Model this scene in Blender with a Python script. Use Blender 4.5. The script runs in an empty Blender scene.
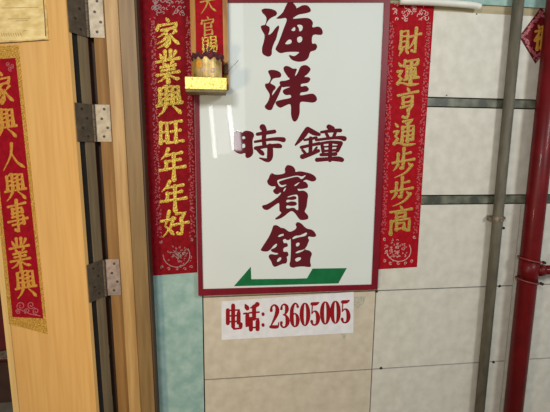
import bpy, bmesh, math, random
from mathutils import Vector, Matrix
from mathutils.geometry import tessellate_polygon

SC = bpy.context.scene
COL = SC.collection
random.seed(7)

# ------------------------------------------------------------------ camera
FPX, CX, CY = 420.0, 275.0, 206.0
CAM = Vector((0.0, -1.45, 1.60))
_v = Vector((262 - CX, 2850 - CY, FPX)).normalized()      # where plumb lines run to
_h = Vector((3430 - CX, 193 - CY, FPX)).normalized()      # where level lines run to
_s = (_v + _h).normalized(); _d = (_v - _h).normalized()
V = (_s + _d).normalized(); H = (_s - _d).normalized()
N = H.cross(V)
def cam_to_world(d):
    return Vector((H.dot(d), N.dot(d), -V.dot(d)))
cd = bpy.data.cameras.new('camera'); cam = bpy.data.objects.new('camera', cd); COL.objects.link(cam)
cd.sensor_width = 36.0; cd.lens = 36.0 * FPX / 550.0; cd.clip_start = 0.02
ax = [cam_to_world(Vector(a)) for a in ((1, 0, 0), (0, -1, 0), (0, 0, -1))]
M = Matrix.Identity(4)
for c in range(3):
    for r in range(3): M[r][c] = ax[c][r]
M.translation = CAM
cam.matrix_world = M
SC.camera = cam

# ------------------------------------------------------------------ light, exposure
SC.view_settings.view_transform = 'Standard'; SC.view_settings.look = 'None'
SC.view_settings.gamma = 1.0; SC.view_settings.exposure = 0.0
SC.view_settings.use_curve_mapping = False
W = bpy.data.worlds.new('world'); SC.world = W; W.use_nodes = True
W.node_tree.nodes['Background'].inputs[0].default_value = (0.95, 1.0, 0.98, 1)
W.node_tree.nodes['Background'].inputs[1].default_value = 0.28
def area(name, loc, target, sx, sy, power, color):
    l = bpy.data.lights.new(name, 'AREA'); l.shape = 'RECTANGLE'; l.size = sx; l.size_y = sy
    l.energy = power; l.color = color
    o = bpy.data.objects.new(name, l); COL.objects.link(o); o.location = loc
    o.rotation_euler = (Vector(target) - Vector(loc)).to_track_quat('-Z', 'Y').to_euler()
    return o
area('ceiling_lamp', (-0.72, -2.3, 2.42), (0.1, 0, 1.45), 0.35, 0.35, 27, (1.0, 1.0, 0.965))
area('ceiling_lamp', (1.75, -2.1, 2.55), (0.35, 0, 1.45), 0.5, 0.5, 27, (1.0, 1.0, 0.965))
area('warm_lamp', (-1.2, -1.9, 1.05), (-0.6, 0, 1.25), 0.25, 0.25, 17, (1.0, 0.72, 0.40))

# ------------------------------------------------------------------ planes and pixels
class Plane:
    def __init__(s, o, n): s.o = Vector(o); s.n = Vector(n).normalized()
    def __call__(s, x, y, h=0.0):
        d = cam_to_world(Vector((x - CX, y - CY, FPX)))
        t = (s.o + s.n * h - CAM).dot(s.n) / d.dot(s.n)
        return CAM + d * t
WALL = Plane((0, 0, 0), (0, -1, 0))
TH = math.radians(28)
LEAF_T = 0.074
_b = WALL(99.0, 206, 0.041)                                  # back corner of the door leaf at the hinges
LN = Vector((-math.sin(TH), -math.cos(TH), 0)); LU = Vector((-math.cos(TH), math.sin(TH), 0))
LEAF_O = Vector((_b.x, _b.y, 0)) + LN * LEAF_T
LEAN = 0.012                                                 # the old door and its frame stand a little out of plumb
ZP = WALL(99, 206, 0.04).z
def leaning(p): return Vector((p[0] + LEAN * (ZP - p[2]), p[1], p[2]))
_pl = leaning((LEAF_O.x, LEAF_O.y, ZP)); _up = (leaning((0, 0, ZP + 1)) - leaning((0, 0, ZP)))
LEAF_N = _up.cross(LU); LEAF_N = LEAF_N if LEAF_N.y < 0 else -LEAF_N
LEAF = Plane(_pl, LEAF_N)
XF = [None]

def lit_slit(tl, tr, br, bl, radiance, color, back=3.3):
    """a lit gap of the doorway across the corridor, found by mirroring the sight line in the sign"""
    q = []
    for x, y in (tl, tr, br, bl):
        p = WALL(x, y, 0.014); d = p - CAM; t = (back + p.y) / d.y
        q.append(Vector((p.x + d.x * t, -back, p.z + d.z * t)))
    top, bot = (q[0] + q[1]) / 2, (q[2] + q[3]) / 2
    w = ((q[0] - q[1]).length + (q[2] - q[3]).length) / 2; up = top - bot
    l = bpy.data.lights.new('doorway_light', 'AREA'); l.shape = 'RECTANGLE'; l.size = w; l.size_y = up.length
    l.color = color; l.energy = radiance * w * up.length * math.pi
    o = bpy.data.objects.new('doorway_light', l); COL.objects.link(o)
    Y = up.normalized(); Z = Vector((0, -1, 0)); Xx = Y.cross(Z).normalized()
    m = Matrix.Identity(4)
    for c, a in enumerate((Xx, Y, Z)):
        for r in range(3): m[r][c] = a[r]
    m.translation = (top + bot) / 2; o.matrix_world = m
lit_slit((208.5, 106), (212.8, 106), (217.2, 158), (213.6, 158), 8.25, (1, 1, 0.97))
lit_slit((226.8, 105), (231.0, 105), (236.0, 150), (232.0, 150), 11.25, (1, 1, 0.98))
lit_slit((233.2, 131), (240.6, 131), (241.2, 150.5), (236.2, 150.5), 12, (0.97, 0.98, 1.0), 3.31)
lit_slit((214, 106), (226, 106), (231, 154), (217.5, 154), 2.2, (1, 1, 0.98), 3.32)
lit_slit((229.5, -20), (243, -20), (245, 131), (234, 131), 1.9, (0.84, 0.94, 1.0), 3.33)

# ------------------------------------------------------------------ materials
def lin(c):
    c = c / 255.0
    return c / 12.92 if c <= 0.04045 else ((c + 0.055) / 1.055) ** 2.4
def rgb(r, g, b): return (lin(r), lin(g), lin(b), 1)
def mat(name, c1, c2=None, scale=20, rough=0.6, metal=0.0, bump=0.0, stretch=(1, 1, 1), detail=4, lo=0.35, hi=0.65, coat=0.0, spec=0.5, bscale=None):
    m = bpy.data.materials.new(name); m.use_nodes = True
    nt = m.node_tree; b = nt.nodes['Principled BSDF']
    b.inputs['Roughness'].default_value = rough; b.inputs['Metallic'].default_value = metal
    b.inputs['Coat Weight'].default_value = coat; b.inputs['Specular IOR Level'].default_value = spec
    tc = nt.nodes.new('ShaderNodeTexCoord'); mp = nt.nodes.new('ShaderNodeMapping')
    nt.links.new(tc.outputs['Object'], mp.inputs[0]); mp.inputs['Scale'].default_value = stretch
    nz = nt.nodes.new('ShaderNodeTexNoise'); nz.inputs['Scale'].default_value = scale; nz.inputs['Detail'].default_value = detail
    nt.links.new(mp.outputs[0], nz.inputs['Vector'])
    cr = nt.nodes.new('ShaderNodeValToRGB')
    cr.color_ramp.elements[0].position = lo; cr.color_ramp.elements[1].position = hi
    cr.color_ramp.elements[0].color = c1; cr.color_ramp.elements[1].color = c2 or c1
    nt.links.new(nz.outputs[0], cr.inputs[0]); nt.links.new(cr.outputs[0], b.inputs['Base Color'])
    if bump:
        bn = nt.nodes.new('ShaderNodeBump'); bn.inputs['Strength'].default_value = bump; bn.inputs['Distance'].default_value = 0.003
        if bscale:
            n2 = nt.nodes.new('ShaderNodeTexNoise'); n2.inputs['Scale'].default_value = bscale; n2.inputs['Detail'].default_value = 2
            nt.links.new(mp.outputs[0], n2.inputs['Vector']); nt.links.new(n2.outputs[0], bn.inputs['Height'])
        else: nt.links.new(nz.outputs[0], bn.inputs['Height'])
        nt.links.new(bn.outputs[0], b.inputs['Normal'])
    return m
MT = dict(
    stone=mat('stone_panel', rgb(185, 182, 171), rgb(201, 198, 188), 26, 0.55, bump=0.04, detail=8, lo=0.3, hi=0.7),
    marble=mat('dark_marble', rgb(62, 66, 56), rgb(126, 128, 112), 16, 0.35, stretch=(1, 1, 1), detail=3, lo=0.4, hi=0.7),
    groove=mat('dark_groove', rgb(58, 52, 44), rgb(72, 66, 56), 30, 0.9),
    teal=mat('teal_paint', rgb(124, 157, 151), rgb(150, 176, 170), 26, 0.7, detail=6, bump=0.05),
    door=mat('honey_wood', rgb(205, 158, 92), rgb(216, 172, 106), 60, 0.45, stretch=(1, 1, 0.05), detail=5),
    door_edge=mat('edge_lipping', rgb(206, 172, 112), rgb(216, 184, 122), 60, 0.5, stretch=(1, 1, 0.05)),
    frame=mat('lit_frame_wood', rgb(156, 120, 70), rgb(180, 144, 90), 70, 0.5, stretch=(1, 1, 0.06), detail=6),  # jamb wood painted lighter for the stile, where light falls
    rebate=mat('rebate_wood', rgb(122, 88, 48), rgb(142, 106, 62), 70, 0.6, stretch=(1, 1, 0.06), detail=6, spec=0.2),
    casing=mat('casing_wood', rgb(112, 86, 48), rgb(132, 104, 62), 70, 0.5, stretch=(1, 1, 0.06), detail=6),
    brownedge=mat('brown_edge', rgb(104, 90, 66), rgb(126, 108, 80), 70, 0.7, stretch=(1, 1, 0.06)),
    black=mat('black_gap', rgb(12, 10, 9), rgb(20, 17, 15), 20, 0.9),
    deepbrown=mat('dark_brown', rgb(58, 38, 22), rgb(78, 52, 30), 60, 0.7, stretch=(1, 1, 0.06)),  # deep brown; also carries the shade of casing side and gap
    steel=mat('dull_steel', rgb(138, 126, 108), rgb(166, 154, 134), 45, 0.5, metal=0.4, bump=0.1),
    darksteel=mat('dark_steel', rgb(118, 108, 108), rgb(146, 136, 134), 45, 0.45, metal=0.7, bump=0.1),
    shadesteel=mat('shaded_steel', rgb(84, 74, 62), rgb(104, 92, 78), 45, 0.55, metal=0.4, bump=0.1, spec=0.3),  # hinge steel darkened to hold the shadow on the leaf side
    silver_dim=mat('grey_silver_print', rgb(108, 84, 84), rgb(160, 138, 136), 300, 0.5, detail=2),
    stone_warm=mat('beige_stone_panel', rgb(180, 169, 150), rgb(196, 186, 168), 26, 0.55, bump=0.04, detail=8, lo=0.3, hi=0.7),
    gold_door=mat('orange_gold_print', rgb(166, 112, 34), rgb(204, 152, 66), 220, 0.6, bump=0.3, detail=2, spec=0.3),
    hole=mat('screw_dark', rgb(52, 44, 36), rgb(70, 60, 48), 90, 0.5, metal=0.5),
    redpaper=mat('red_paper', rgb(138, 8, 20), rgb(158, 13, 27), 60, 0.7, bump=0.1, spec=0.1),
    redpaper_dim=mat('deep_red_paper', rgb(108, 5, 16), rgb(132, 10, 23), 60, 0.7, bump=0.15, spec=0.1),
    doorred=mat('crimson_paper', rgb(132, 7, 26), rgb(150, 11, 31), 60, 0.7, bump=0.1, spec=0.1),
    gold=mat('gold_glitter', rgb(122, 84, 18), rgb(250, 222, 92), 330, 0.42, metal=0.3, bump=0.8, detail=2, lo=0.38, hi=0.66),
    gold_dull=mat('gold_foil_print', rgb(126, 98, 34), rgb(196, 162, 70), 300, 0.5, metal=0.2, bump=0.5, detail=2),
    gold_border=mat('gold_glitter_border', rgb(120, 76, 18), rgb(246, 194, 88), 420, 0.45, metal=0.3, bump=0.8, detail=2, lo=0.36, hi=0.64),
    gilt=mat('gilt_frame', rgb(120, 78, 26), rgb(172, 120, 48), 50, 0.5, metal=0.3, stretch=(1, 1, 0.1)),
    gilt_bright=mat('crinkled_gold_foil', rgb(168, 132, 30), rgb(252, 234, 124), 110, 0.35, metal=0.25, bump=0.9, detail=3, lo=0.3, hi=0.44),
    brownboard=mat('brown_board', rgb(96, 80, 40), rgb(120, 100, 54), 50, 0.6),
    silverprint=mat('silver_print', rgb(160, 116, 112), rgb(206, 174, 166), 300, 0.5, detail=2),
    pinkprint=mat('dull_pink_print', rgb(146, 60, 70), rgb(186, 108, 110), 300, 0.5, detail=2),
    acrylic=mat('white_acrylic', rgb(200, 206, 203), rgb(204, 210, 207), 3, 0.03),
    signred=mat('maroon_vinyl', rgb(84, 3, 17), rgb(90, 5, 20), 30, 0.04),
    framered=mat('maroon_frame', rgb(104, 8, 26), rgb(114, 11, 30), 30, 0.4, spec=0.3),
    green=mat('green_vinyl', rgb(0, 92, 48), rgb(4, 102, 56), 30, 0.35),
    paper=mat('white_paper', rgb(204, 204, 208), rgb(214, 214, 218), 40, 0.75, bump=0.05),
    printred=mat('red_ink', rgb(130, 6, 18), rgb(142, 9, 21), 60, 0.7, spec=0.2),
    notice=mat('yellowed_paper', rgb(206, 180, 116), rgb(232, 212, 156), 20, 0.65, bump=0.2, stretch=(1, 1, 3)),
    notice_ink=mat('faded_ink', rgb(172, 146, 92), rgb(186, 160, 104), 60, 0.8),
    tape=mat('brown_tape', rgb(176, 142, 80), rgb(222, 190, 124), 40, 0.3, bump=0.3),
    greypipe=mat('grey_pipe', rgb(80, 76, 64), rgb(100, 95, 81), 40, 0.6, metal=0.0, spec=0.3, stretch=(1, 1, 0.3)),
    clampmetal=mat('rusty_clamp', rgb(96, 84, 70), rgb(140, 126, 110), 90, 0.5, metal=0.4, bump=0.2),
    redpipe=mat('red_gloss_paint', rgb(88, 6, 11), rgb(102, 10, 15), 20, 0.4, coat=0.05, spec=0.2),
    rust=mat('pinkish_metal', rgb(112, 44, 40), rgb(134, 62, 56), 60, 0.5, metal=0.2),
    whiteplastic=mat('white_plastic', rgb(198, 198, 190), rgb(212, 212, 204), 20, 0.5),
    tan=mat('tan_board', rgb(150, 138, 108), rgb(170, 158, 126), 50, 0.7, stretch=(0.2, 1, 1)),
    tin=mat('brass_tin', rgb(140, 112, 52), rgb(206, 180, 116), 30, 0.42, metal=0.3),
    tinprint=mat('orange_print', rgb(206, 132, 34), rgb(226, 160, 60), 120, 0.5),
    ash=mat('maroon_crepe', rgb(58, 10, 22), rgb(88, 18, 34), 60, 0.8, bump=0.3),
    incense=mat('purple_incense', rgb(70, 22, 58), rgb(92, 34, 74), 60, 0.8),
    fupaper=mat('dark_red_foil', rgb(74, 8, 22), rgb(92, 14, 30), 60, 0.6, spec=0.2),
    fured=mat('bright_red_foil', rgb(88, 6, 16), rgb(104, 10, 22), 60, 0.6, spec=0.2),
    stickytape=mat('grimy_tape', rgb(150, 146, 130), rgb(186, 182, 166), 120, 0.4),
    floor=mat('floor_tile', rgb(120, 112, 100), rgb(140, 132, 118), 8, 0.5),
    darkred=mat('dark_red_wall', rgb(84, 9, 12), rgb(98, 14, 16), 10, 0.7),
    darkbrown=mat('dark_brown_base', rgb(58, 36, 28), rgb(72, 46, 36), 10, 0.7),
)

# ------------------------------------------------------------------ objects
def tag(o, label=None, cat=None, group=None, kind=None):
    if label: o['label'] = label
    if cat: o['category'] = cat
    if group: o['group'] = group
    if kind: o['kind'] = kind
    return o
def link_mesh(name, verts, faces, material, parent=None, smooth=False):
    """verts in world space; the origin goes to the centre of the base"""
    if XF[0]: verts = [XF[0](v) for v in verts]
    xs = [v[0] for v in verts]; ys = [v[1] for v in verts]; zs = [v[2] for v in verts]
    o3 = Vector(((min(xs) + max(xs)) / 2, (min(ys) + max(ys)) / 2, min(zs)))
    me = bpy.data.meshes.new(name)
    me.from_pydata([Vector(v) - o3 for v in verts], [], faces)
    me.materials.append(material)
    bm = bmesh.new(); bm.from_mesh(me); bmesh.ops.recalc_face_normals(bm, faces=bm.faces); bm.to_mesh(me); bm.free()
    if smooth:
        for p in me.polygons: p.use_smooth = True
    o = bpy.data.objects.new(name, me); COL.objects.link(o)
    if parent:
        o.parent = parent; o.location = o3 - wloc(parent)
    else: o.location = o3
    return o
def wloc(o):
    return o.location + (wloc(o.parent) if o.parent else Vector())
def empty(name, loc, **kw):
    o = bpy.data.objects.new(name, None); COL.objects.link(o); o.location = Vector(loc); o.empty_display_size = 0.05
    return tag(o, **kw)
class MB:
    def __init__(s): s.v = []; s.f = []
    def add(s, verts, faces):
        b = len(s.v); s.v += [Vector(v) for v in verts]; s.f += [[i + b for i in f] for f in faces]; return s
    def box(s, x0, x1, y0, y1, z0, z1):
        return s.hexa([(x0, y0, z0), (x1, y0, z0), (x1, y0, z1), (x0, y0, z1)], Vector((0, y1 - y0, 0)))
    def hexa(s, q, ext):
        q = [Vector(p) for p in q]; n = len(q)
        return s.add(q + [p + ext for p in q], [list(range(n)), list(range(2 * n - 1, n - 1, -1))] + [[i, (i + 1) % n, n + (i + 1) % n, n + i] for i in range(n)])
    def tube(s, a, b, r, seg=20, r2=None):
        a, b = Vector(a), Vector(b); d = (b - a).normalized()
        u = d.orthogonal().normalized(); w = d.cross(u); r2 = r if r2 is None else r2
        vs = [a + (u * math.cos(t) + w * math.sin(t)) * r for t in [2 * math.pi * i / seg for i in range(seg)]]
        vs += [b + (u * math.cos(t) + w * math.sin(t)) * r2 for t in [2 * math.pi * i / seg for i in range(seg)]]
        return s.add(vs, [list(range(seg)), list(range(seg, 2 * seg))] + [[i, (i + 1) % seg, seg + (i + 1) % seg, seg + i] for i in range(seg)])
    def path(s, pts, r, seg=8):
        pts = [Vector(p) for p in pts]; vs = []
        for i, p in enumerate(pts):
            d = (pts[min(i + 1, len(pts) - 1)] - pts[max(i - 1, 0)]).normalized()
            u = d.cross(Vector((0.13, 0.31, 0.94))).normalized(); w = d.cross(u)
            vs += [p + (u * math.cos(2 * math.pi * k / seg) + w * math.sin(2 * math.pi * k / seg)) * r for k in range(seg)]
        n = len(pts)
        fs = [[i * seg + k, i * seg + (k + 1) % seg, (i + 1) * seg + (k + 1) % seg, (i + 1) * seg + k] for i in range(n - 1) for k in range(seg)]
        return s.add(vs, fs + [list(range(seg)), list(range((n - 1) * seg, n * seg))])
    def lathe(s, c, prof, seg=28):
        c = Vector(c); vs = []
        for r, z in prof:
            vs += [c + Vector((r * math.cos(2 * math.pi * k / seg), r * math.sin(2 * math.pi * k / seg), z)) for k in range(seg)]
        n = len(prof)
        fs = [[i * seg + k, i * seg + (k + 1) % seg, (i + 1) * seg + (k + 1) % seg, (i + 1) * seg + k] for i in range(n - 1) for k in range(seg)]
        return s.add(vs, fs + [list(range(seg)), list(range((n - 1) * seg, n * seg))])
    def build(s, name, material, parent=None, smooth=False): return link_mesh(name, s.v, s.f, material, parent, smooth)
def slab(quad, h0, h1, plane=WALL):
    """a thin sheet whose front face covers the given outline, from h0 to h1 off the plane"""
    return MB().hexa([plane(x, y, h1) for x, y in quad], plane.n * (h0 - h1))

# ------------------------------------------------------------------ brush strokes
def catmull(p, n=5, closed=False):
    if len(p) < 3 and not closed:
        n = max(n, 6)
        return [tuple(a + (b - a) * k / n for a, b in zip(p[0], p[1])) for k in range(n + 1)]
    out = []; L = len(p)
    for i in range(L if closed else L - 1):
        g = (lambda k: p[k % L]) if closed else (lambda k: p[min(max(k, 0), L - 1)])
        a, b, c, d = g(i - 1), g(i), g(i + 1), g(i + 2)
        for k in range(n):
            t = k / n
            out.append(tuple(0.5 * (2 * B + (C - A) * t + (2 * A - 5 * B + 4 * C - D) * t * t + (3 * B - A - 3 * C + D) * t ** 3) for A, B, C, D in zip(a, b, c, d)))
    if not closed: out.append(tuple(p[-1]))
    return out
PROF = {'h': ((0, 1.2), (0.3, 0.88), (0.7, 0.9), (1, 1.35)), 'p': ((0, 1.15), (0.5, 0.85), (1, 0.3)),
        'n': ((0, 0.45), (0.45, 0.85), (0.8, 1.35), (1, 0.45)), 'd': ((0, 0.5), (0.6, 1.15), (1, 1.0)), 'u': ((0, 1), (1, 1))}
def prof(kind, t):
    P = PROF[kind]
    for (a, wa), (b, wb) in zip(P, P[1:]):
        if t <= b: return wa + (wb - wa) * (t - a) / (b - a)
    return P[-1][1]
def polyline(p, n=4):
    out = []
    for a, b in zip(p, p[1:]):
        for k in range(n): out.append(tuple(A + (B - A) * k / n for A, B in zip(a, b)))
    out.append(tuple(p[-1])); return out
def ribbon(mb, pts, put, thick, z, caps=True, flat=False):
    """pts: (px, py, width) along the stroke in picture units; put(px, py, h) -> world"""
    if caps:
        def cap(p, q):
            dx, dy = p[0] - q[0], p[1] - q[1]; L = math.hypot(dx, dy) or 1; r = p[2] / 2
            return [(p[0] + dx / L * r * k, p[1] + dy / L * r * k, p[2] * math.sqrt(1 - k * k)) for k in (0.5, 0.8, 0.97)]
        pts = cap(pts[0], pts[1])[::-1] + list(pts) + cap(pts[-1], pts[-2])
    vs = []; n = len(pts)
    for i, (x, y, w) in enumerate(pts):
        a, b = pts[max(i - 1, 0)], pts[min(i + 1, n - 1)]
        dx, dy = b[0] - a[0], b[1] - a[1]; L = math.hypot(dx, dy) or 1
        nx, ny = -dy / L * w / 2, dx / L * w / 2
        vs += [put(x + nx, y + ny, z), put(x + nx * 0.94, y + ny * 0.94, z + thick * (1 if flat else 0.6)), put(x, y, z + thick), put(x - nx * 0.94, y - ny * 0.94, z + thick * (1 if flat else 0.6)), put(x - nx, y - ny, z)]
    fs = [[i * 5 + k, i * 5 + k + 1, i * 5 + 6 + k, i * 5 + 5 + k] for i in range(n - 1) for k in range(4)]
    mb.add(vs, fs + [[0, 1, 2, 3, 4], [(n - 1) * 5 + k for k in range(5)]])
def S(txt):
    """'h 14,24 88,22 78,36; p ...' -> strokes in a 100 x 100 box"""
    out = []
    for s in txt.split(';'):
        t = s.split()
        if t: out.append((t[0], [tuple(float(c) for c in q.split(',')) for q in t[1:]]))
    return out
_bei = 'h 10,8 10,68; h 10,8 40,6 40,68; h 10,26 40,25; h 10,45 40,44; h 10,65 40,64; p 18,72 6,94; d 32,72 44,88;'
_chuo = 'd 10,12 20,24; h 8,42 26,40 14,58 24,68 12,84; n 6,86 30,84 60,94 98,94;'
_xing = 'p 34,6 18,14; h 16,14 16,58; h 18,30 32,29; h 18,45 32,44; h 39,8 39,58; h 39,9 62,8 62,58; h 45,22 57,22; h 45,34 57,33; h 45,47 57,46; h 66,12 84,10 84,58; h 68,29 82,28; h 68,44 82,43; h 4,64 96,62; p 36,68 26,82 8,96; n 60,68 78,82 92,97'
GL = {
 'jia': 'd 46,2 54,12; d 16,20 10,38; h 16,24 88,22 78,38; h 28,40 74,37; p 52,40 36,52 12,62; h 42,50 56,64 58,86 46,94; p 48,62 30,76 8,84; p 54,76 34,90 10,98; p 82,48 66,58; n 60,56 74,76 95,93',
 'ye': 'h 40,4 40,28; h 60,4 60,28; d 20,10 28,24; p 80,8 70,24; h 8,33 92,30; d 32,38 38,46; p 68,37 60,46; h 22,52 78,50; h 26,63 74,61; h 8,75 92,72; h 50,50 50,100; p 44,78 30,90 10,97; n 54,78 72,90 94,95',
 'xing': _xing,
 'wang': 'h 12,16 12,84; h 12,18 36,16 36,84; h 14,49 34,48; h 14,80 34,79; h 48,18 92,16; h 52,50 86,48; h 42,88 97,86; h 70,18 70,86',
 'nian': 'p 36,0 26,18 8,32; h 28,20 86,17; h 28,42 80,39; h 28,42 28,64; h 4,67 97,63; h 56,20 56,102',
 'hao': 'p 30,2 22,36 14,56; n 14,56 30,70 46,90; p 44,28 34,62 6,96; h 2,36 50,29; h 56,14 90,11 74,34; h 74,36 77,62 74,92 60,86; h 48,54 99,49',
 'cai': _bei + 'h 50,30 97,24; h 76,2 76,90 62,82; p 74,36 62,58 46,74',
 'yun': _chuo + 'h 36,8 33,24; h 36,11 92,8 86,22; h 44,28 84,26; h 46,37 46,64; h 46,37 80,36 80,64; h 48,50 78,49; h 48,62 78,61; h 36,74 94,71; h 63,18 63,86',
 'heng': 'd 46,0 54,12; h 8,21 92,17; h 30,30 32,48; h 30,30 72,28 68,48; h 34,47 66,46; h 24,61 78,57 56,72; h 55,72 58,86 52,98 36,92',
 'tong': _chuo + 'h 42,9 82,6 62,20; d 52,16 66,26; h 42,30 42,78; h 42,30 86,28 86,80 76,76; h 44,46 84,45; h 44,62 84,61; h 64,28 64,80',
 'bu': 'h 50,0 50,42; h 50,20 78,17; h 27,18 27,42; h 6,46 95,42; h 50,46 50,72 42,68; p 28,54 22,64 10,74; d 72,53 84,66; p 88,62 62,86 18,99',
 'gao': 'd 46,0 54,10; h 8,19 92,15; h 32,26 34,42; h 32,26 70,25 66,42; h 34,41 66,40; h 14,54 14,99; h 14,54 86,50 86,96 74,90; h 36,64 36,85; h 36,64 66,63 66,85; h 38,84 64,83',
 'ren': 'p 50,4 42,46 6,96; n 46,36 66,70 98,94',
 'shi': 'h 8,15 92,11; h 28,24 28,37; h 28,25 74,23 74,36; h 30,37 72,35; h 24,48 78,46 78,70; h 4,60 97,57; h 24,71 78,69; h 50,0 50,94 36,86',
 'tian': 'h 18,16 82,13; h 6,46 94,43; p 50,16 42,62 6,97; n 52,48 70,76 97,94',
 'guan': 'd 46,0 54,12; h 12,18 8,34; h 12,20 90,17 82,34; h 28,36 28,100; h 28,37 72,35 72,58; h 30,58 70,57; h 30,74 78,72 78,98; h 30,98 77,96',
 'ci': _bei + 'h 56,6 56,42; h 56,7 88,5 88,42; h 58,23 86,22; h 58,40 86,39; p 60,45 44,66; h 56,56 95,53 88,90 76,84; p 71,57 46,82; p 82,58 56,96',
 'fu': 'd 22,2 32,14; h 6,26 42,22 8,62; h 26,46 26,100; d 32,52 44,62; h 50,11 95,8; h 58,22 58,42; h 58,22 88,21 88,42; h 60,42 86,41; h 54,54 54,98; h 54,54 95,52 95,98; h 56,75 93,74; h 56,96 93,95; h 74,54 74,96',
 'dian': 'h 15,18 15,70; h 15,19 82,19 82,70; h 15,41 80,41; h 15,64 80,64; h 48,0 48,86 56,94 94,92 95,76',
 'hua': 'd 14,4 26,18; h 4,37 26,36 26,88 40,74; p 88,4 70,12 46,16; h 38,35 99,34; h 68,12 68,58; h 48,58 48,99; h 48,59 90,59 90,99; h 48,92 90,92',
}
def glyph(name, key, rect, plane, material, parent, width=13.0, thick=0.0012, z=0.0012, lean=0.0, style='kai', jag=0.0, label=None, tilt=0.11):
    if style == 'song': tilt = 0.03
    """one written character laid out in the rectangle rect of the picture, standing on plane"""
    x0, y0, x1, y1 = rect; sx, sy = (x1 - x0) / 100, (y1 - y0) / 100; sm = (sx + sy) / 2
    mb = MB(); ym = (y0 + y1) / 2
    for i, (k, p) in enumerate(S(GL[key])):
        pts = polyline(p) if k in 'hd' else catmull(p)
        n = len(pts); seg = []
        for j, (bx, by) in enumerate(pts):
            if style == 'song':
                a, b = pts[max(j - 1, 0)], pts[min(j + 1, n - 1)]
                dx, dy = abs(b[0] - a[0]), abs(b[1] - a[1]); v = dy / (dx + dy + 1e-6)
                w = 8.5 + (width - 8.5) * v if k == 'h' else width * prof(k, j / (n - 1))
            else:
                a, b = pts[max(j - 1, 0)], pts[min(j + 1, n - 1)]
                dx, dy = abs(b[0] - a[0]), abs(b[1] - a[1]); v = dy / (dx + dy + 1e-6)
                w = width * prof(k, j / (n - 1)) * (0.74 + 0.36 * v)
            by -= tilt * (bx - 50); py = y0 + by * sy + random.uniform(-jag, jag)
            seg.append((x0 + bx * sx + lean * (py - ym) + random.uniform(-jag, jag), py, w * sm))
        ribbon(mb, seg, plane, thick, z + i * 0.00003)
    o = mb.build(name, material, parent)
    if label: o['label'] = label
    return o
def outline(mb, loops, put, z, thick):
    """flat cut-out letter: outer loop and holes in picture units, raised from z to z + thick"""
    tris = tessellate_polygon([[Vector((x, y, 0)) for x, y in l] for l in loops])
    flat = [q for l in loops for q in l]; n = len(flat)
    vs = [put(x, y, z + thick) for x, y in flat] + [put(x, y, z) for x, y in flat]
    fs = [list(t) for t in tris]; b = 0
    for l in loops:
        m = len(l); fs += [[b + i, b + (i + 1) % m, n + b + (i + 1) % m, n + b + i] for i in range(m)]; b += m
    mb.add(vs, fs)
def curl(cx, cy, r, turns=1.2, a0=0.0, w=0.7, n=14, squash=1.0):
    return [(cx + r * (1 - 0.75 * k / n) * math.cos(a0 + turns * 2 * math.pi * k / n), cy + squash * r * (1 - 0.75 * k / n) * math.sin(a0 + turns * 2 * math.pi * k / n), w) for k in range(n + 1)]

# ================================================================== THE SETTING
ZC = 2.62
zrow = [WALL(440, y).z for y in (10.5, 97.6, 106.8, 195.4, 204.3, 288.4, 365.0)]
x_teal = WALL(203.5, 340).x; x_mid = WALL(374.0, 330).x; x_seam = WALL(513.5, 280).x
x_case = WALL(146, 206).x
wall = tag(MB().box(x_teal, 2.0, 0.012, 0.20, 0, ZC).build('wall_back', MT['groove']), kind='structure')
g = 0.0022
def panel(x0, x1, z0, z1, m='stone', name='stone_panel'):
    return MB().box(x0 + g, x1 - g, 0, 0.012, z0 + g, z1 - g).build(name, MT[m], wall)
hrow = zrow[5] - zrow[6]
zs = [0.0, zrow[6] - 2 * hrow, zrow[6] - hrow, zrow[6], zrow[5], zrow[4]]
cols = [(x_teal, x_mid), (x_mid, x_seam), (x_seam + 0.016, 2.0)]
for x0, x1 in cols:
    for a, b in zip(zs, zs[1:]):
        if b - a > 0.03: panel(x0, x1, a, b, 'stone_warm' if x0 == x_teal else 'stone')
for x0, x1 in ((x_teal, x_mid), (x_mid, 2.0)):
    panel(x0, x1, zrow[3], zrow[2]); panel(x0, x1, zrow[1], zrow[0])
    panel(x0, x1, zrow[4], zrow[3], 'marble', 'marble_strip'); panel(x0, x1, zrow[2], zrow[1], 'marble', 'marble_strip')
panel(x_seam + 0.01, 2.0, zrow[0] - 2 * g + 0.0002, zrow[0] + 0.018)
MB().box(x_seam + 0.003, x_seam + 0.0145, -0.001, 0.012, 0, zrow[4] - g).build('joint_strip', MT['stone'], wall)
for x, y in ((376.5, 291.3), (381, 368), (503.5, 228), (499.5, 286), (493.5, 362), (430, 61.5), (446.5, 95.3), (428.5, 55), (476.5, 14)):
    p = WALL(x, y)
    r = 0.0066 if y > 200 else 0.0026
    MB().tube(p + Vector((0, 0.004, 0)), p - Vector((0, 0.003, 0)), r, 12, r * 0.7).build('wall_screw', MT['hole'], wall)
tag(MB().box(x_case - 0.02, x_teal - 0.002, 0.0, 0.2, 0, ZC).build('wall_left', MT['teal']), kind='structure')
# above the cladding: tan board and teal beam
tag(MB().box(x_mid - 0.3, 2.0, 0.003, 0.012, zrow[0] - 0.002, zrow[0] + 0.026).build('trim_1', MT['tan']), kind='structure')
tag(MB().box(x_mid - 0.3, 2.0, -0.004, 0.012, zrow[0] + 0.026, ZC).build('trim_2', MT['teal']), kind='structure')
tag(MB().box(-4.5, 2.0, -3.2, 2.0, -0.05, 0).build('floor', MT['floor']), kind='structure')
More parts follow.
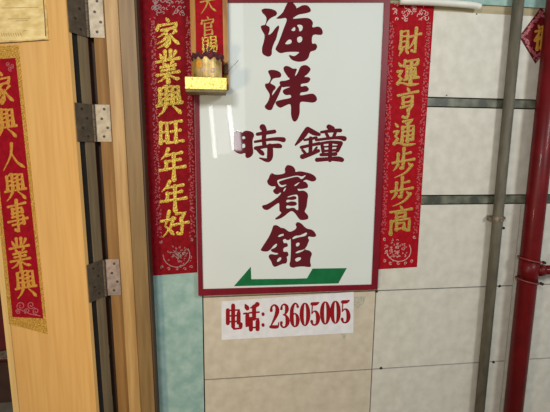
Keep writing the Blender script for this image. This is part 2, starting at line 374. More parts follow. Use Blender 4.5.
# what shows past the far edge of the door leaf
far = tag(MB().box(-4.5, x_case - 0.3, 1.1, 1.15, 0, ZC).build('wall_far', MT['darkred']), kind='structure')
MB().box(-4.5, x_case - 0.3, 1.085, 1.1, 0, WALL(5, 362, -1.09).z).build('dark_base', MT['darkbrown'], far)
MB().box(-4.5, x_case - 0.3, 1.075, 1.085, WALL(5, 358, -1.09).z, WALL(5, 350, -1.09).z).build('rail', MT['clampmetal'], far)

# ------------------------------------------------------------------ door frame (a moulded upright)
def vprism(pts, z0=0.0, z1=ZC):
    mb = MB(); n = len(pts)
    vs = [(x, y, z0) for x, y in pts] + [(x, y, z1) for x, y in pts]
    return mb.add(vs, [list(range(n)), list(range(2 * n - 1, n - 1, -1))] + [[i, (i + 1) % n, n + (i + 1) % n, n + i] for i in range(n)])
def X(px, h): return WALL(px, 206, h).x
HJ = 0.042
XF[0] = leaning
frame = empty('door_frame', (X(125, 0), 0, 0), kind='structure')
frame.name = 'trim_3'
HS, HC = 0.054, 0.064
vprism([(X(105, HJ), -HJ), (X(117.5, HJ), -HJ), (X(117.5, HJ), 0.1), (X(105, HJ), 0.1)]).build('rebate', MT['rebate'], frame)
vprism([(X(116.8, HS), -HS), (X(129, HS), -HS), (X(129, HS), 0.1), (X(116.8, HS), 0.1)]).build('stile', MT['frame'], frame)
vprism([(X(129, HS), -HS), (X(130, HC), -HC), (X(144.5, HC), -HC), (X(144.5, HC), 0.1), (X(129, HS), 0.1)]).build('casing', MT['casing'], frame)
xc = X(144.5, HC)
MB().box(xc, xc + 0.006, -HC + 0.004, 0.1, 0, ZC).build('casing_side_shade', MT['deepbrown'], frame)  # side face coloured dark for the shade it lies in
vprism([(X(97, HJ), -0.012), (X(106, HJ), -0.012), (X(106, HJ), 0.09), (X(97, HJ), 0.09)]).build('gap_shade', MT['deepbrown'], frame)  # dark strip painted in for the shade deep in the gap

# ------------------------------------------------------------------ door leaf
def L(u, t, z):                                             # u along the leaf from the hinge edge, t depth behind its front
    p = LEAF_O + LU * u - LN * t; return Vector((p.x, p.y, z))
_q = LEAF(13.6, 412); wl = (_q - Vector((LEAN * (ZP - _q.z), 0, 0)) - LEAF_O).dot(LU)
_q = LEAF(19.4, 412); wp = (_q - Vector((LEAN * (ZP - _q.z), 0, 0)) - LEAF_O).dot(LU)
def lbox(u0, u1, t0, t1, z0, z1): return MB().hexa([L(u0, t0, z0), L(u1, t0, z0), L(u1, t0, z1), L(u0, t0, z1)], -LN * (t1 - t0))
door = empty('door_1', L(0, LEAF_T / 2, 0.01), kind='structure')
ZD0, ZD1 = 0.01, 2.45
lbox(0, wp - 0.003, 0, 0.013, ZD0, ZD1).build('front_panel', MT['door'], door)
lbox(0.004, wp - 0.003, 0.013, 0.037, ZD0, ZD1).build('slot_shade', MT['black'], door)  # black colour gives the shallow edge slot its shade
lbox(0, wp - 0.003, 0.037, LEAF_T, ZD0, ZD1).build('back_panel', MT['brownedge'], door)
lbox(wp, wl, -0.001, LEAF_T, ZD0, ZD1).build('edge_lipping', MT['door_edge'], door)
# hinges: one flap on the leaf's edge, the other on the frame
def hinge(y_top, y_bot, kx, jx, steel, dark):
    kn = WALL(kx, (y_top + y_bot) / 2, 0.02)
    z1 = WALL(kx, y_top, 0.02).z; z0 = WALL(kx, y_bot, 0.02).z
    h = empty('hinge', (kn.x, kn.y, z0)); h.parent = door; h.location = Vector((kn.x, kn.y, z0)) - door.location
    ko = L(-0.005, LEAF_T, 0); ko.y = min(ko.y, -HJ - 0.004)
    a = L(-0.0015, 0.003, 0); b = L(-0.0015, LEAF_T - 0.003, 0)
    MB().hexa([(a.x, a.y, z0), (b.x, b.y, z0), (b.x, b.y, z1), (a.x, a.y, z1)], -LU * 0.0025).build('leaf_flap', dark, h)
    xr = WALL(jx, 206, HJ).x
    MB().box(ko.x + 0.004, xr, -HJ - 0.0025, -HJ, z0, z1).build('frame_flap', steel, h)
    kb = MB(); nk = 5
    for i in range(nk):
        za = z0 + (z1 - z0) * i / nk; zb = z0 + (z1 - z0) * (i + 1) / nk - 0.0012
        kb.tube((ko.x, ko.y - 0.002, za), (ko.x, ko.y - 0.002, zb), 0.0046, 14)
    kb.build('knuckle', dark, h)
    for fx, fz in ((0.62, 0.12), (0.42, 0.38), (0.78, 0.62), (0.5, 0.86)):
        sx = ko.x + 0.004 + (xr - ko.x - 0.004) * fx; sz = z1 - (z1 - z0) * fz
        MB().tube((sx, -HJ - 0.002, sz), (sx, -HJ - 0.0034, sz), 0.0042, 12).build('screw', MT['hole'], h)
    for ft, fz in ((0.35, 0.14), (0.6, 0.38), (0.35, 0.64), (0.6, 0.86)):
        p = L(-0.002, LEAF_T * ft, z1 - (z1 - z0) * fz)
        MB().tube(p - LU * 0.001, p - LU * 0.0034, 0.0042, 12).build('screw', MT['hole'], h)
for yt, yb, kx, jx, d in ((-2, 39, 87, 115.5, 'steel'), (105, 141.5, 93, 116, 'steel'), (257.5, 293, 104, 116, 'darksteel')):
    hinge(yt, yb, kx, jx, MT[d], MT['shadesteel'])

XF[0] = None
# ================================================================== DOOR LEAF PAPERS
o = slab([(-30, -8), (45.5, -8), (48, 38.5), (-30, 43.5)], 0.0003, 0.0012, LEAF).build('paper_notice', MT['notice'])
tag(o, 'old yellowed paper notice taped to the honey wood door above its red banner', 'notice')
mb = MB()
for y, xa, xb in ((8, 2, 38), (19, 8, 30), (21, 16, 28)): ribbon(mb, [(xa, y, 0.8), (xb, y - 0.6, 0.8)], LEAF, 0.0002, 0.0012)
for k in range(9): ribbon(mb, [(1 + k * 2.4, 33 + random.random(), 0.9), (2.2 + k * 2.4, 36, 0.9)], LEAF, 0.0002, 0.0012)
ribbon(mb, [(23.5, 31, 1.2), (26.5, 30.4, 0.8)], LEAF, 0.0002, 0.0012)
mb.build('faded_print', MT['notice_ink'], o)
mb = MB(); ribbon(mb, [(44, -8, 2.0), (46.4, 20, 2.0), (47.5, 39, 2.0)], LEAF, 0.0006, 0.0012); ribbon(mb, [(-20, 42.6, 1.6), (10, 41.3, 1.6), (49, 39, 1.6)], LEAF, 0.0006, 0.0012)
mb.build('brown_tape', MT['tape'], o)
mb = MB(); ribbon(mb, [(42.6, -8, 0.6), (44.8, 20, 0.6), (45.6, 36, 0.7)], LEAF, 0.0002, 0.0019); ribbon(mb, [(-20, 44.3, 0.8), (10, 42.6, 0.8), (48, 39.9, 0.8)], LEAF, 0.0002, 0.0019)
mb.build('dark_tape_edge', MT['deepbrown'], o)  # thin dark brown line along the tape edge

b = slab([(-18, 46.8), (18.3, 45.3), (34, 200), (47.4, 334), (9, 324), (-3, 200)], 0.0003, 0.0012, LEAF).build('door_banner', MT['gold_border'])
tag(b, 'red couplet banner with a glittering gold border stuck on the wooden door', 'banner')
slab([(-14, 59.5), (15.5, 58), (30.6, 200), (43.2, 318.5), (12.5, 317), (0.8, 200)], 0.0012, 0.0016, LEAF).build('red_field', MT['doorred'], b)
for key, r in (('jia', (-10, 71, 13.5, 105)), ('xing', (-7.5, 107, 17, 139.5)), ('ren', (0.8, 142.5, 24.2, 170.5)), ('xing', (3.8, 172, 26.6, 201)),
               ('shi', (7.2, 200.5, 28, 234)), ('ye', (8.2, 237.5, 31.2, 268)), ('xing', (14.5, 268.5, 37, 298.5))):
    glyph('character', key, r, LEAF, MT['gold_door'], b, 10.5, 0.0006, 0.0017, 0.09)
mb = MB()
for cx, cy, r in ((21, 306, 4.5), (31, 305, 4), (27, 311, 3), (36, 311, 3.5), (18, 312, 2.5)):
    ribbon(mb, curl(cx, cy, r, 1.3, random.random() * 6, 1.0), LEAF, 0.0003, 0.0017)
ribbon(mb, [(19, 309, 1), (30, 314, 1), (40, 316, 1)], LEAF, 0.0003, 0.0017)
mb.build('flower_print', MT['pinkprint'], b)
mb = MB()
for cx, cy in ((8, 64), (12.5, 66), (10, 69)): ribbon(mb, curl(cx, cy, 2.2, 1.2, 1, 0.8), LEAF, 0.0003, 0.0017)
mb.build('flower_print', MT['pinkprint'], b)

# ================================================================== SHOP SIGN
Z0 = 0.018                                                    # front of the sign
sq = [(192.5, -5), (390.4, -2.2), (377.6, 289.6), (198.4, 295.9)]
si = [(197.0, 2.6), (384.4, 2.2), (371.8, 284.7), (203.0, 289.3)]
c = WALL(290, 294)
sign = empty('shop_sign', (c.x, -0.009, c.z), label='big white glossy guesthouse sign with maroon frame, maroon brush characters and a green arrow', cat='sign')
slab([(x, y) for x, y in [(195, -1), (387.5, 0), (374.8, 287.2), (200.7, 292.6)]], 0.003, Z0 - 0.004).build('sign_face', MT['acrylic'], sign)
mb = MB()
for i in range(4):
    j = (i + 1) % 4
    mb.hexa([WALL(*sq[i], Z0), WALL(*sq[j], Z0), WALL(*si[j], Z0), WALL(*si[i], Z0)], Vector((0, Z0 - 0.002, 0)))
mb.build('sign_frame', MT['framered'], sign)
ZF = Z0 - 0.004
def big(name, ox, oy, s, strokes=(), loops=(), fat=1.0):
    mb = MB(); k = 0
    for st in strokes:
        seg = catmull([(ox + x / s, oy + y / s, w * fat / s) for x, y, w in st], 6)
        ribbon(mb, seg, WALL, 0.0004, ZF + k * 0.00002, True, True); k += 1
    for i, lp in enumerate(loops):
        outline(mb, [catmull([(ox + x / s, oy + y / s) for x, y in l], 3, True) for l in lp], WALL, ZF, 0.0004 + i * 0.00003)
    return mb.build(name, MT['signred'], sign)
hai = [[(38, 60), (52, 51), (75, 50), (100, 54), (122, 64), (130, 78), (122, 92), (104, 100), (86, 112), (72, 130), (66, 148), (84, 158), (86, 180), (79, 205), (100, 192), (120, 165), (138, 150), (142, 165), (133, 195), (126, 225), (112, 255), (100, 290), (98, 320), (82, 333), (60, 328), (43, 312), (42, 280), (53, 240), (56, 205), (44, 185), (34, 156), (48, 148), (60, 144), (68, 112), (60, 92), (46, 78)]]
mu = [[(186, 25), (200, 12), (225, 18), (243, 40), (246, 48), (280, 31), (310, 33), (329, 58), (320, 72), (290, 80), (258, 86), (236, 98), (226, 110), (290, 105), (322, 110), (341, 132), (338, 160), (370, 156), (390, 166), (399, 190), (388, 206), (342, 206), (336, 254), (356, 256), (366, 274), (355, 295), (326, 306), (314, 340), (290, 359), (250, 363), (215, 350), (200, 328), (207, 324), (230, 330), (250, 318), (256, 306), (190, 306), (152, 313), (130, 301), (121, 286), (136, 255), (150, 220), (168, 170), (186, 122), (180, 106), (150, 110), (125, 108), (140, 95), (165, 70)],
      [(248, 148), (270, 146), (281, 158), (276, 178), (262, 184), (258, 166)], [(214, 178), (230, 160), (238, 168), (232, 182)],
      [(178, 258), (190, 240), (204, 232), (216, 240), (212, 254), (196, 260)], [(248, 224), (266, 214), (278, 224), (274, 244), (254, 250)]]
big('character', 255, 0, 5.886, (), (hai, mu))
yang1 = [[(77, 66), (95, 58), (125, 61), (148, 73), (155, 90), (146, 103), (120, 106), (104, 113), (91, 134), (98, 141), (118, 153), (121, 168), (106, 185), (102, 208), (132, 166), (152, 144), (160, 148), (150, 182), (126, 235), (109, 270), (100, 290), (85, 296), (65, 288), (57, 272), (70, 254), (82, 230), (86, 205), (75, 182), (62, 162), (60, 141), (76, 137), (83, 132), (92, 110), (87, 92)]]
yang2 = [[(168, 46), (180, 35), (200, 38), (222, 50), (246, 52), (240, 76), (236, 94), (250, 78), (264, 46), (276, 34), (300, 30), (322, 44), (326, 60), (308, 84), (291, 98), (316, 101), (326, 114), (311, 134), (274, 141), (272, 156), (300, 152), (317, 170), (306, 186), (271, 192), (269, 208), (320, 199), (346, 200), (363, 220), (362, 240), (340, 251), (300, 247), (266, 251), (263, 310), (251, 348), (235, 363), (220, 352), (212, 320), (209, 262), (176, 270), (150, 281), (130, 270), (121, 252), (130, 241), (165, 232), (209, 222), (208, 206), (180, 206), (164, 190), (168, 175), (190, 165), (207, 158), (185, 158), (160, 160), (145, 140), (150, 125), (180, 121), (204, 112), (194, 100), (180, 80), (170, 62)]]
big('character', 255, 60, 5.886, (), (yang1, yang2))
big('character', 230, 115, 6.867, (
    [(188, 132, 24), (250, 122, 28), (305, 114, 28)], [(172, 184, 18), (270, 168, 22), (330, 165, 28), (366, 170, 36)],
    [(224, 84, 44), (236, 110, 36), (232, 165, 30), (236, 205, 30)], [(176, 228, 26), (260, 214, 24), (330, 212, 34), (345, 215, 28)],
    [(275, 215, 40), (274, 285, 42), (256, 310, 30), (205, 296, 10)], [(185, 232, 22), (215, 258, 32), (226, 268, 24)]),
    ([[(28, 118), (75, 118), (84, 122), (105, 108), (140, 112), (161, 125), (165, 145), (156, 170), (156, 215), (160, 258), (145, 285), (120, 296), (106, 285), (104, 262), (75, 268), (48, 260), (33, 248), (28, 238)],
      [(84, 150), (100, 147), (104, 160), (88, 166)], [(84, 202), (100, 198), (104, 220), (86, 226)]],))
big('character', 290, 115, 6.867, (
    [(120, 100, 36), (85, 150, 34), (38, 206, 12)], [(122, 98, 34), (165, 122, 34), (200, 134, 22)], [(100, 172, 16), (180, 156, 20)], [(78, 222, 22), (150, 206, 20), (200, 196, 24)],
    [(142, 160, 26), (140, 270, 26)], [(86, 286, 34), (140, 268, 28), (195, 246, 24)], [(86, 240, 18), (104, 262, 20)], [(184, 222, 14), (168, 246, 20)],
    [(268, 82, 34), (288, 96, 40)], [(215, 118, 18), (290, 108, 24), (345, 106, 26)], [(248, 125, 20), (262, 152, 22)], [(312, 118, 22), (300, 150, 22)], [(180, 172, 18), (290, 158, 20), (345, 156, 26), (372, 162, 34)],
    [(218, 196, 22), (228, 250, 24)], [(215, 194, 18), (280, 186, 20), (348, 192, 26)], [(348, 194, 30), (325, 245, 26)], [(228, 219, 12), (335, 213, 12)], [(228, 248, 16), (328, 240, 18)], [(278, 188, 26), (274, 310, 26)], [(214, 273, 22), (312, 268, 26)],
    [(186, 308, 28), (270, 302, 26), (330, 302, 34), (356, 308, 30)]), (), 1.06)
def up(l, dy): return [(x, y + dy) for x, y in l]
bin_o = [(238, 60), (255, 31), (280, 28), (310, 40), (330, 65), (334, 88), (370, 82), (420, 90), (465, 102), (500, 122), (517, 146), (508, 166), (480, 173), (445, 162), (424, 158), (402, 170), (426, 180), (444, 206), (438, 228), (410, 236), (380, 240), (352, 238), (362, 256), (400, 253), (430, 268), (444, 295), (438, 340), (430, 400), (415, 440), (440, 470), (446, 500), (420, 513), (376, 513), (350, 486), (328, 455), (300, 436), (270, 450), (240, 475), (200, 500), (160, 511), (154, 500), (185, 475), (206, 450), (190, 430), (188, 370), (168, 371), (120, 405), (85, 425), (55, 421), (37, 400), (42, 385), (80, 374), (130, 345), (180, 306), (204, 278), (196, 272), (175, 286), (150, 281), (134, 260), (140, 244), (155, 230), (150, 215), (125, 217), (98, 205), (84, 185), (82, 165), (95, 143), (106, 115), (124, 98), (148, 110), (195, 110), (238, 96)]
bin_h = [[(170, 168), (200, 152), (250, 141), (310, 126), (350, 121), (390, 128), (422, 116), (412, 133), (385, 152), (355, 131), (300, 138), (240, 155), (190, 172), (186, 186), (210, 206), (246, 200), (248, 208), (215, 223), (188, 212)],
         [(322, 208), (345, 190), (370, 180), (355, 196), (335, 212)], [(224, 254), (240, 230), (248, 234), (232, 260)],
         up([(350, 62), (356, 120), (356, 190), (340, 193), (325, 178), (300, 175), (280, 180), (255, 180), (250, 165), (262, 155), (300, 160), (335, 153), (345, 138), (330, 122), (290, 119), (262, 128), (250, 118), (262, 104), (300, 107), (335, 99), (342, 85), (325, 71), (300, 75), (270, 83), (262, 78), (300, 65)], 230.6)]
big('character', 258, 162, 8.87, (), ([bin_o] + bin_h,))
shi_o = [(125, 50), (145, 42), (165, 48), (188, 63), (215, 68), (240, 85), (262, 103), (275, 130), (262, 160), (240, 166), (222, 156), (206, 166), (215, 190), (236, 189), (246, 205), (240, 220), (215, 229), (208, 250), (215, 262), (240, 261), (251, 280), (248, 295), (237, 306), (241, 330), (232, 356), (205, 361), (175, 373), (140, 386), (121, 373), (108, 340), (89, 310), (92, 289), (110, 281), (150, 286), (167, 275), (140, 270), (117, 262), (105, 250), (112, 240), (140, 228), (155, 212), (153, 195), (130, 210), (105, 240), (80, 258), (45, 259), (24, 250), (28, 235), (50, 200), (85, 145), (110, 95)]
shi_h = [[(164, 136), (185, 119), (215, 114), (237, 119), (233, 132), (205, 129), (180, 139)], [(156, 337), (165, 319), (185, 307), (192, 320), (180, 336), (162, 345)]]
gu = [(-8, 105), (20, 95), (50, 95), (80, 80), (95, 60), (87, 36), (95, 21), (115, 19), (140, 34), (160, 55), (185, 72), (215, 78), (240, 95), (257, 125), (245, 139), (215, 139), (196, 136), (190, 150), (199, 165), (188, 195), (180, 215), (166, 236), (172, 245), (195, 250), (216, 265), (221, 285), (212, 310), (208, 345), (214, 380), (195, 388), (150, 383), (100, 386), (70, 393), (45, 386), (37, 365), (44, 330), (48, 250), (48, 190), (44, 150), (20, 142), (-8, 135)]
gu_h = [[(60, 150), (85, 131), (120, 127), (150, 114), (172, 104), (182, 111), (165, 131), (130, 139), (100, 146), (70, 157)], [(90, 200), (105, 186), (120, 191), (116, 209), (97, 219)], [(86, 270), (110, 254), (140, 248), (165, 238), (150, 253), (130, 263), (105, 273)], [(83, 326), (100, 311), (126, 308), (132, 320), (115, 336), (94, 342)]]
s_ = 8.24
big('character', 0, 0, 1.0, (), ([[(258 + x / s_, 220 + y / s_) for x, y in l] for l in [shi_o] + shi_h], [[(285 + x / s_, 220 + y / s_) for x, y in l] for l in [gu] + gu_h]))
mb = MB(); outline(mb, [[(233.9, 286.2), (250.8, 266.7), (251.3, 279.2), (295, 278.7), (307, 278.3), (312.6, 268.6), (346.8, 268.1), (338.3, 283.4)]], WALL, ZF, 0.0008)
mb.build('arrow', MT['green'], sign)

# ------------------------------------------------------------------ telephone notice
ph = slab([(221.3, 301.5), (353.8, 291.8), (353.4, 332.8), (221.6, 340)], 0.0003, 0.0012).build('phone_notice', MT['paper'])
tag(ph, 'white paper strip with a red telephone number on the wall below the big sign', 'notice')
glyph('character', 'dian', (225.4, 305.5, 241.5, 330.5), WALL, MT['printred'], ph, 20, 0.0003, 0.0012, 0, 'song')
glyph('character', 'hua', (243.2, 303.6, 259.2, 329.8), WALL, MT['printred'], ph, 20, 0.0003, 0.0012, 0, 'song')
for y in (314.2, 325.0):
    mb = MB(); ribbon(mb, [(263.0, y - 0.3, 3.2), (263.1, y + 0.3, 3.2)], WALL, 0.0003, 0.0012)
    mb.build('colon_dot', MT['printred'], ph)
DG = {
 '2': [[(10, 26, 12), (12, 12, 8), (28, 3, 7), (44, 12, 13), (47, 30, 17), (36, 52, 13), (16, 78, 7), (7, 92, 6)], [(8, 92, 13), (44, 92, 14), (53, 86, 7), (56, 74, 4)]],
 '3': [[(10, 22, 11), (14, 9, 7), (28, 3, 7), (42, 12, 14), (43, 28, 15), (34, 42, 8), (22, 46, 5)], [(22, 46, 5), (38, 50, 9), (47, 64, 16), (47, 80, 16), (36, 94, 9), (20, 97, 7), (9, 88, 9), (10, 78, 12)]],
 '6': [[(48, 16, 11), (42, 5, 7), (28, 4, 8), (14, 22, 14), (11, 50, 16), (13, 76, 16), (21, 93, 9), (31, 97, 6), (43, 90, 12), (48, 72, 16), (44, 54, 12), (32, 44, 6), (20, 48, 6), (13, 60, 6)]],
 '5': [[(14, 8, 5), (10, 50, 5)], [(12, 10, 14), (36, 9, 14), (52, 4, 6)], [(10, 50, 5), (24, 40, 6), (40, 46, 12), (48, 68, 17), (43, 88, 13), (30, 97, 7), (15, 94, 8), (9, 82, 12)]],
 '0': [[(30 + 20 * math.sin(a), 50 - 46 * math.cos(a), 5 + 12 * abs(math.sin(a)) ** 1.3) for a in [2 * math.pi * k / 16 for k in range(17)]]]}
for i, ch in enumerate('23605005'):
    x0 = 269.6 + i * 10.15; y0 = 304.2 - i * 0.66; w = 9.8; h = 24.6 - i * 0.12
    mb = MB()
    for k, st in enumerate(DG[ch]):
        ribbon(mb, catmull([(x0 + x / 60 * w, y0 + y / 100 * h, wd / 60 * w * 1.55) for x, y, wd in st], 4), WALL, 0.0003, 0.0012 + k * 0.00002, ch != '0')
    mb.build('digit', MT['printred'], ph)
for q, lb in (([(354.5, 297), (365.5, 296), (364, 303), (358, 308), (354.3, 307)], 'scrap of grimy tape at the upper end of the phone number strip'),
              ([(341.5, 334.4), (347, 333.8), (344.8, 339.5), (343.4, 339)], 'small dirty tape scrap at the lower edge of the phone number strip')):
    mb = MB(); outline(mb, [q], WALL, 0.0003, 0.0005)
    tag(mb.build('tape_scrap', MT['stickytape']), lb, 'tape')

# ================================================================== COUPLETS ON THE WALL
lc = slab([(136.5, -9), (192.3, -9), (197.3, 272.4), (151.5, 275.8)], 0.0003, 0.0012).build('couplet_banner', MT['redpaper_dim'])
tag(lc, 'long red couplet banner with gold characters between the door frame and the big sign', 'banner', 'red couplets beside the sign')
for key, r in (('jia', (154.5, 17.5, 180.3, 47.6)), ('ye', (154.8, 50, 181, 81.8)), ('xing', (155.8, 84, 183, 116)), ('wang', (157.6, 117.5, 183.8, 146)),
               ('nian', (158.8, 148.5, 185.6, 179)), ('nian', (159.8, 181, 187, 210)), ('hao', (161, 210.5, 188.5, 237))):
    glyph('character', key, r, WALL, MT['gold'], lc, 12.5, 0.0014, 0.0012, 0.018, jag=0.25)
rc = slab([(389, 3), (412, 5), (434.2, 5.3), (425.2, 136), (417, 267), (378.5, 269.3)], 0.0003, 0.0012).build('couplet_banner', MT['redpaper'])
tag(rc, 'red couplet banner with gold characters hung between the big sign and bare stone panels', 'banner', 'red couplets beside the sign')
for key, r in (('cai', (398.5, 28.5, 421, 56)), ('yun', (395.7, 58.2, 420, 87)), ('heng', (395.7, 87.5, 419, 119)), ('tong', (392.2, 118.8, 416.6, 147)),
               ('bu', (391.3, 148.5, 415, 177)), ('bu', (389.6, 177.5, 413.5, 205.5)), ('gao', (388, 206, 413, 233))):
    glyph('character', key, r, WALL, MT['gold_dull'], rc, 11.5, 0.0010, 0.0012, -0.065)
def ornaments(parent, xl, xr, top, bot, edge, m1, m2, flip=-1):
    """lotus at the head, fish at the foot, a run of little curls down both edges"""
    rnd = random.Random(int(top * 7 + 900)); put = WALL; mb = MB()
    cx = lambda y, f: xl(y) + (xr(y) - xl(y)) * f
    for i in range(34):
        y = top + rnd.uniform(2, 17); x = cx(y, rnd.uniform(0.10, 0.90))
        ribbon(mb, curl(x, y, rnd.uniform(1.4, 3.0), rnd.uniform(0.4, 0.9), rnd.uniform(0, 6), 0.7, 8), put, 0.0002, 0.0012 + i * 0.00001)
    mb.build('lotus_print', m1, parent)
    mb = MB(); fy = (bot[0] + bot[1]) / 2; fx = cx(fy, 0.5); r = (bot[1] - bot[0]) * 0.40
    ribbon(mb, [(fx + r * math.cos(a) * 1.05, fy + r * math.sin(a) * 0.95, 0.8) for a in [math.radians(-30 + 21 * k) for k in range(11)]], put, 0.0002, 0.0012)
    for i in range(60):
        a = rnd.uniform(0, 6.28); q = rnd.uniform(0.1, 1.05) * r
        ribbon(mb, curl(fx + flip * r * 0.25 + q * 0.95 * math.cos(a), fy + q * 0.9 * math.sin(a), rnd.uniform(0.7, 1.7), rnd.uniform(0.3, 0.7), rnd.uniform(0, 6), 0.5, 6), put, 0.0002, 0.0012 + i * 0.00001)
    for f, y in ((0.12, bot[0] + 3), (0.88, bot[0] + 1), (0.14, bot[1] - 4), (0.86, bot[1] - 4), (0.5, bot[1] - 2), (0.3, bot[1] - 2), (0.7, bot[1] - 2)):
        ribbon(mb, curl(cx(y, f), y, 1.7, 0.9, rnd.uniform(0, 6), 0.7, 8), put, 0.0002, 0.0012)
    mb.build('fish_print', m1, parent)
    for side in (edge[:2], edge[2:]):
      mb = MB(); y = top + 20
      while y < bot[0] - 2:
        for f in side:
            yy = y + rnd.uniform(-1, 1); x = cx(yy, f) + rnd.uniform(-0.8, 0.8)
            ribbon(mb, curl(x, yy, rnd.uniform(0.9, 1.6), rnd.uniform(0.35, 0.8), rnd.uniform(0, 6), 0.5, 5), put, 0.0002, 0.0012)
        y += 2.9
      mb.build('edge_print', m2, parent)
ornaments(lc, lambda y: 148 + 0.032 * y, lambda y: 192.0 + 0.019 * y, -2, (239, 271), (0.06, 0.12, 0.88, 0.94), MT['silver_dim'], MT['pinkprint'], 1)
ornaments(rc, lambda y: 389.5 - 0.040 * y, lambda y: 434.4 - 0.065 * y, 3, (236, 265), (0.05, 0.11, 0.88, 0.94), MT['silverprint'], MT['pinkprint'])

# ================================================================== HOUSEHOLD SHRINE ON THE SIGN
HP = Z0 + 0.012
sh0 = WALL(205, 90, HP)
shrine = empty('wall_shrine', (sh0.x, -Z0 - 0.006, sh0.z), label='gilt framed red shrine plaque with a small gold foil shelf fixed over the sign corner', cat='shrine')
pq = [(189.6, -8), (227.3, -8), (229.0, 90), (192.0, 90)]; pi_ = [(195.0, -4), (222.4, -4), (224.0, 86), (196.8, 86)]
slab([(192, -6), (225, -6), (226.5, 89), (194, 89)], Z0 + 0.0005, Z0 + 0.006).build('red_board', MT['redpaper'], shrine)
mb = MB()
for i in range(4):
    j = (i + 1) % 4
    mb.hexa([WALL(*pq[i], HP), WALL(*pq[j], HP), WALL(*pi_[j], HP - 0.003), WALL(*pi_[i], HP - 0.003)], Vector((0, HP - Z0 - 0.001, 0)))
mb.build('gilt_frame', MT['gilt'], shrine)
for key, r in (('tian', (199.6, -10, 216.4, 13.6)), ('guan', (200.4, 16.5, 215.4, 35)), ('ci', (201.4, 36, 218, 54.5))):
    glyph('character', key, r, WALL, MT['gold_dull' if key != 'ci' else 'gold'], shrine, 9.5, 0.001, Z0 + 0.006, 0.02)
SD = 0.108                                                    # how far the shelf stands out
fr = [WALL(x, y, SD + Z0) for x, y in ((185.3, 77.2), (226.2, 77.6), (226.0, 89.2), (185.6, 89.0))]
sx0, sx1 = fr[0].x, fr[1].x; sz1, sz0 = (fr[0].z + fr[1].z) / 2, WALL(205, 92.0, SD + Z0).z; szf = (fr[2].z + fr[3].z) / 2
ys = -(SD + Z0)
MB().box(sx0, sx1, ys + 0.0015, -Z0 - 0.013, sz0, sz1 - 0.001).build('shelf', MT['brownboard'], shrine)
MB().box(sx0 - 0.0008, sx1 + 0.0008, ys - 0.0008, ys + 0.0012, szf, sz1).build('gold_facing', MT['gilt_bright'], shrine)
MB().box(sx0, sx1, ys + 0.0015, -Z0 - 0.013, sz1 - 0.001, sz1).build('shelf_lining', MT['gilt_bright'], shrine)
cl = WALL(226.5, 69, HP + 0.012)
MB().box(cl.x - 0.006, cl.x + 0.004, -HP - 0.012, -HP, cl.z - 0.014, cl.z + 0.016).build('side_clip', MT['deepbrown'], shrine)
MB().path([WALL(*q, HP + 0.006) for q in catmull([(228.5, 71.5), (231, 68), (235.5, 63.5), (238.5, 60)], 5)], 0.0006, 6).build('loose_wire', MT['deepbrown'], shrine)
# incense tin
PD = SD + Z0 - 0.046
tl, tr = WALL(192.3, 68, PD), WALL(223.0, 68, PD); pr = (tr.x - tl.x) / 2; pc = Vector(((tl.x + tr.x) / 2, -PD, sz1 + 0.0002))
pr = min(pr, 0.0435)
ph_ = (WALL(207, 56.5, PD + pr).z - pc.z)
pot = empty('incense_pot', pc, label='round brass tin incense pot with maroon crepe top standing on the gold foil shelf', cat='incense pot')
MB().lathe(pc, [(pr * 0.97, 0), (pr, 0.002), (pr, ph_ - 0.004), (pr * 1.02, ph_), (pr * 0.94, ph_), (pr * 0.93, ph_ - 0.008)], 40).build('tin_body', MT['tin'], pot, False)
mb = MB(); vs = []
NS = 60
for ri, (rr, zz) in enumerate(((0.0, 0.002), (0.6, 0.008), (0.90, 0.009), (1.08, 0.011), (1.13, 0.002), (1.02, -0.004))):
    for k in range(NS):
        a = 2 * math.pi * k / NS; wv = 0.07 * math.sin(a * 13) * math.cos(a * 5) * (rr > 0.7)
        vs.append(pc + Vector(((rr + wv) * pr * math.cos(a), (rr + wv) * pr * math.sin(a), ph_ + zz + 0.005 * math.sin(a * 11 + 1) * (rr > 0.7))))
mb.add(vs, [[r * NS + k, r * NS + (k + 1) % NS, (r + 1) * NS + (k + 1) % NS, (r + 1) * NS + k] for r in range(5) for k in range(NS)])
mb.build('crepe_top', MT['ash'], pot)
def on_tin(a, z, r): return pc + Vector((r * math.sin(a), -r * math.cos(a), z))
def tin_disc(a0, z0, rad, m, name, ring=0.0):
    mb = MB(); vs = []; n = 18
    radii = (ring, rad)
    for q in radii: vs += [on_tin(a0 + q * math.cos(t) / pr, z0 + q * math.sin(t), pr + 0.0006) for t in [2 * math.pi * k / n for k in range(n)]]
    fs = [[k, (k + 1) % n, n + (k + 1) % n, n + k] for k in range(n)]
    if ring == 0: fs = [list(range(n, 2 * n))]
    mb.add(vs, fs); mb.build(name, m, pot)
tin_disc(-0.62, ph_ * 0.66, 0.0115, MT['tinprint'], 'orange_flower_print')
tin_disc(-0.30, ph_ * 0.36, 0.0060, MT['silverprint'], 'round_print'); tin_disc(0.36, ph_ * 0.36, 0.0075, MT['silverprint'], 'round_print', 0.004)
for k, (dx, dy, l, tx) in enumerate(((-0.004, 0.0, 0.038, -0.08), (0.003, -0.003, 0.032, 0.05), (0.010, 0.004, 0.026, 0.2))):
    a = pc + Vector((dx, dy, ph_ + 0.0055))
    o = MB().tube(a, a + Vector((tx * l, 0, l)), 0.0022, 8).build('incense_stick', MT['incense'])
    tag(o, ('tallest of the purple incense stubs stuck in the brass tin pot', 'middle purple incense stub stuck in the brass tin pot', 'shortest and most tilted purple incense stub in the brass tin pot')[k], 'incense', 'incense stubs in the pot')

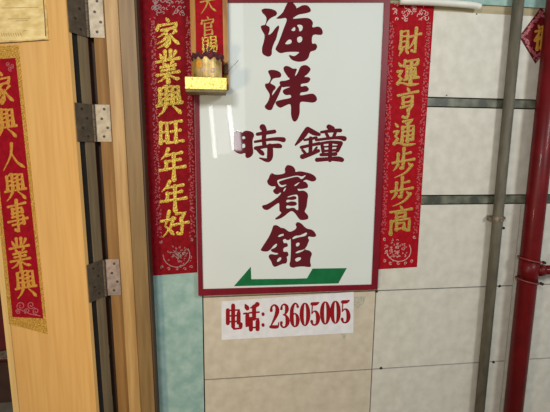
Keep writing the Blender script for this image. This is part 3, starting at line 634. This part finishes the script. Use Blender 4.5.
# ================================================================== PIPES
gx = WALL(498.9, 206, 0.026).x; GR = 0.0185
gp = empty('grey_pipe', (gx, -0.026, 0), label='slim grey metal pipe running down the stone panels near the thick red pipe', cat='pipe')
MB().tube((gx, -0.026, 0.0), (gx, -0.026, ZC), GR, 24).build('tube', MT['greypipe'], gp, True)
cz = WALL(497.5, 218.5, 0.026).z
mb = MB(); mb.tube((gx, -0.026, cz - 0.009), (gx, -0.026, cz + 0.009), GR + 0.0025, 24)
mb.box(gx - GR - 0.012, gx + GR + 0.012, -0.014, -0.004, cz - 0.008, cz + 0.008)
cb = mb.build('clamp', MT['clampmetal'], gp)
for sx in (-1, 1):
    p = Vector((gx + sx * (GR + 0.010), -0.014, cz)); MB().tube(p, p - Vector((0, 0.010, 0)), 0.0085, 10, 0.006).build('clamp_screw', MT['clampmetal'], cb)
RR = 0.0345; RY = -0.05
rx = WALL(535.0, 210, -RY).x
rp = empty('red_standpipe', (rx, RY, 0), label='thick glossy red fire standpipe with a strapped tee and side branch', cat='pipe')
MB().tube((rx, RY, 0), (rx, RY, ZC), RR, 32).build('tube', MT['redpipe'], rp, True)
tz1, tz0 = WALL(530, 262, -RY + RR).z, WALL(527, 283.5, -RY + RR).z
cp = MB().tube((rx, RY, tz0), (rx, RY, tz1), RR + 0.0012, 32).build('tee_saddle', MT['redpipe'], rp, True)
for z, tilt in ((tz1, 0.008), (tz0, 0.008)):
    pts = [Vector((rx + (RR + 0.006) * math.cos(a), RY + (RR + 0.006) * math.sin(a), z - tilt * math.cos(a))) for a in [2 * math.pi * k / 28 for k in range(29)]]
    MB().path(pts, 0.0026, 8).build('strap', MT['rust'], cp, True)
    p = Vector((rx + RR + 0.008, RY - 0.016, z - tilt)); MB().tube(p, p - Vector((0, 0.012, 0)), 0.006, 6).build('bolt', MT['hole'], cp)
bz = (tz0 + tz1) / 2 + 0.001
MB().tube((rx + RR - 0.01, RY - 0.012, bz), (rx + 0.5, RY - 0.012, bz), 0.0175, 20).tube((rx + RR - 0.004, RY - 0.012, bz), (rx + RR + 0.014, RY - 0.012, bz), 0.0235, 20).build('branch', MT['redpipe'], rp, True)

# ================================================================== DIAMOND PAPER, WHITE CORNICE STRIP
fq = [(541, 7.3), (561, 33), (535.5, 63.5), (519.5, 36.5)]
fd = slab(fq, 0.0003, 0.0015).build('fortune_diamond', MT['fupaper'])
tag(fd, 'diamond shaped dark red fortune paper with a gold character behind the red pipe', 'paper ornament')
mb = MB(); cxx, cyy = 541, 35
mb.add([WALL(cxx + 14.5 * math.cos(t), cyy + 17.5 * math.sin(t), 0.0018) for t in [2 * math.pi * k / 32 for k in range(32)]], [list(range(32))])
mb.build('round_field', MT['fured'], fd)
mb = MB()
for i in range(4):
    a, b2 = fq[i], fq[(i + 1) % 4]
    q = [(cxx + (x - cxx) * 0.93, cyy + (y - cyy) * 0.93) for x, y in (a, b2)]
    for k in range(26):
        t = (k // 2 + 0.5) / 13; x = a[0] + (b2[0] - a[0]) * t; y = a[1] + (b2[1] - a[1]) * t
        ff = random.uniform(0.72, 0.92); x = cxx + (x - cxx) * ff; y = cyy + (y - cyy) * ff
        ribbon(mb, curl(x, y, 1.3, 0.8, random.random() * 6, 0.8, 6), WALL, 0.0003, 0.0016 + k * 0.00001)
mb.build('edge_print', MT['pinkprint'], fd)
glyph('character', 'fu', (534.5, 24, 548.5, 48.5), WALL, MT['gold_door'], fd, 14, 0.0008, 0.0018, -0.08)
mb = MB(); pts = [WALL(x, y, 0.02) for x, y in catmull([(400, 1.2), (430, 2.2), (455, 3.6), (472, 5.2), (480, 7.0)], 5)]
mb.path(pts, 0.011, 14); 
vs = [pts[-1]]
o = mb.build('cable_duct', MT['whiteplastic'], None, True)
tag(o, 'white rounded plastic strip running along the teal beam above the stone panels', 'duct')
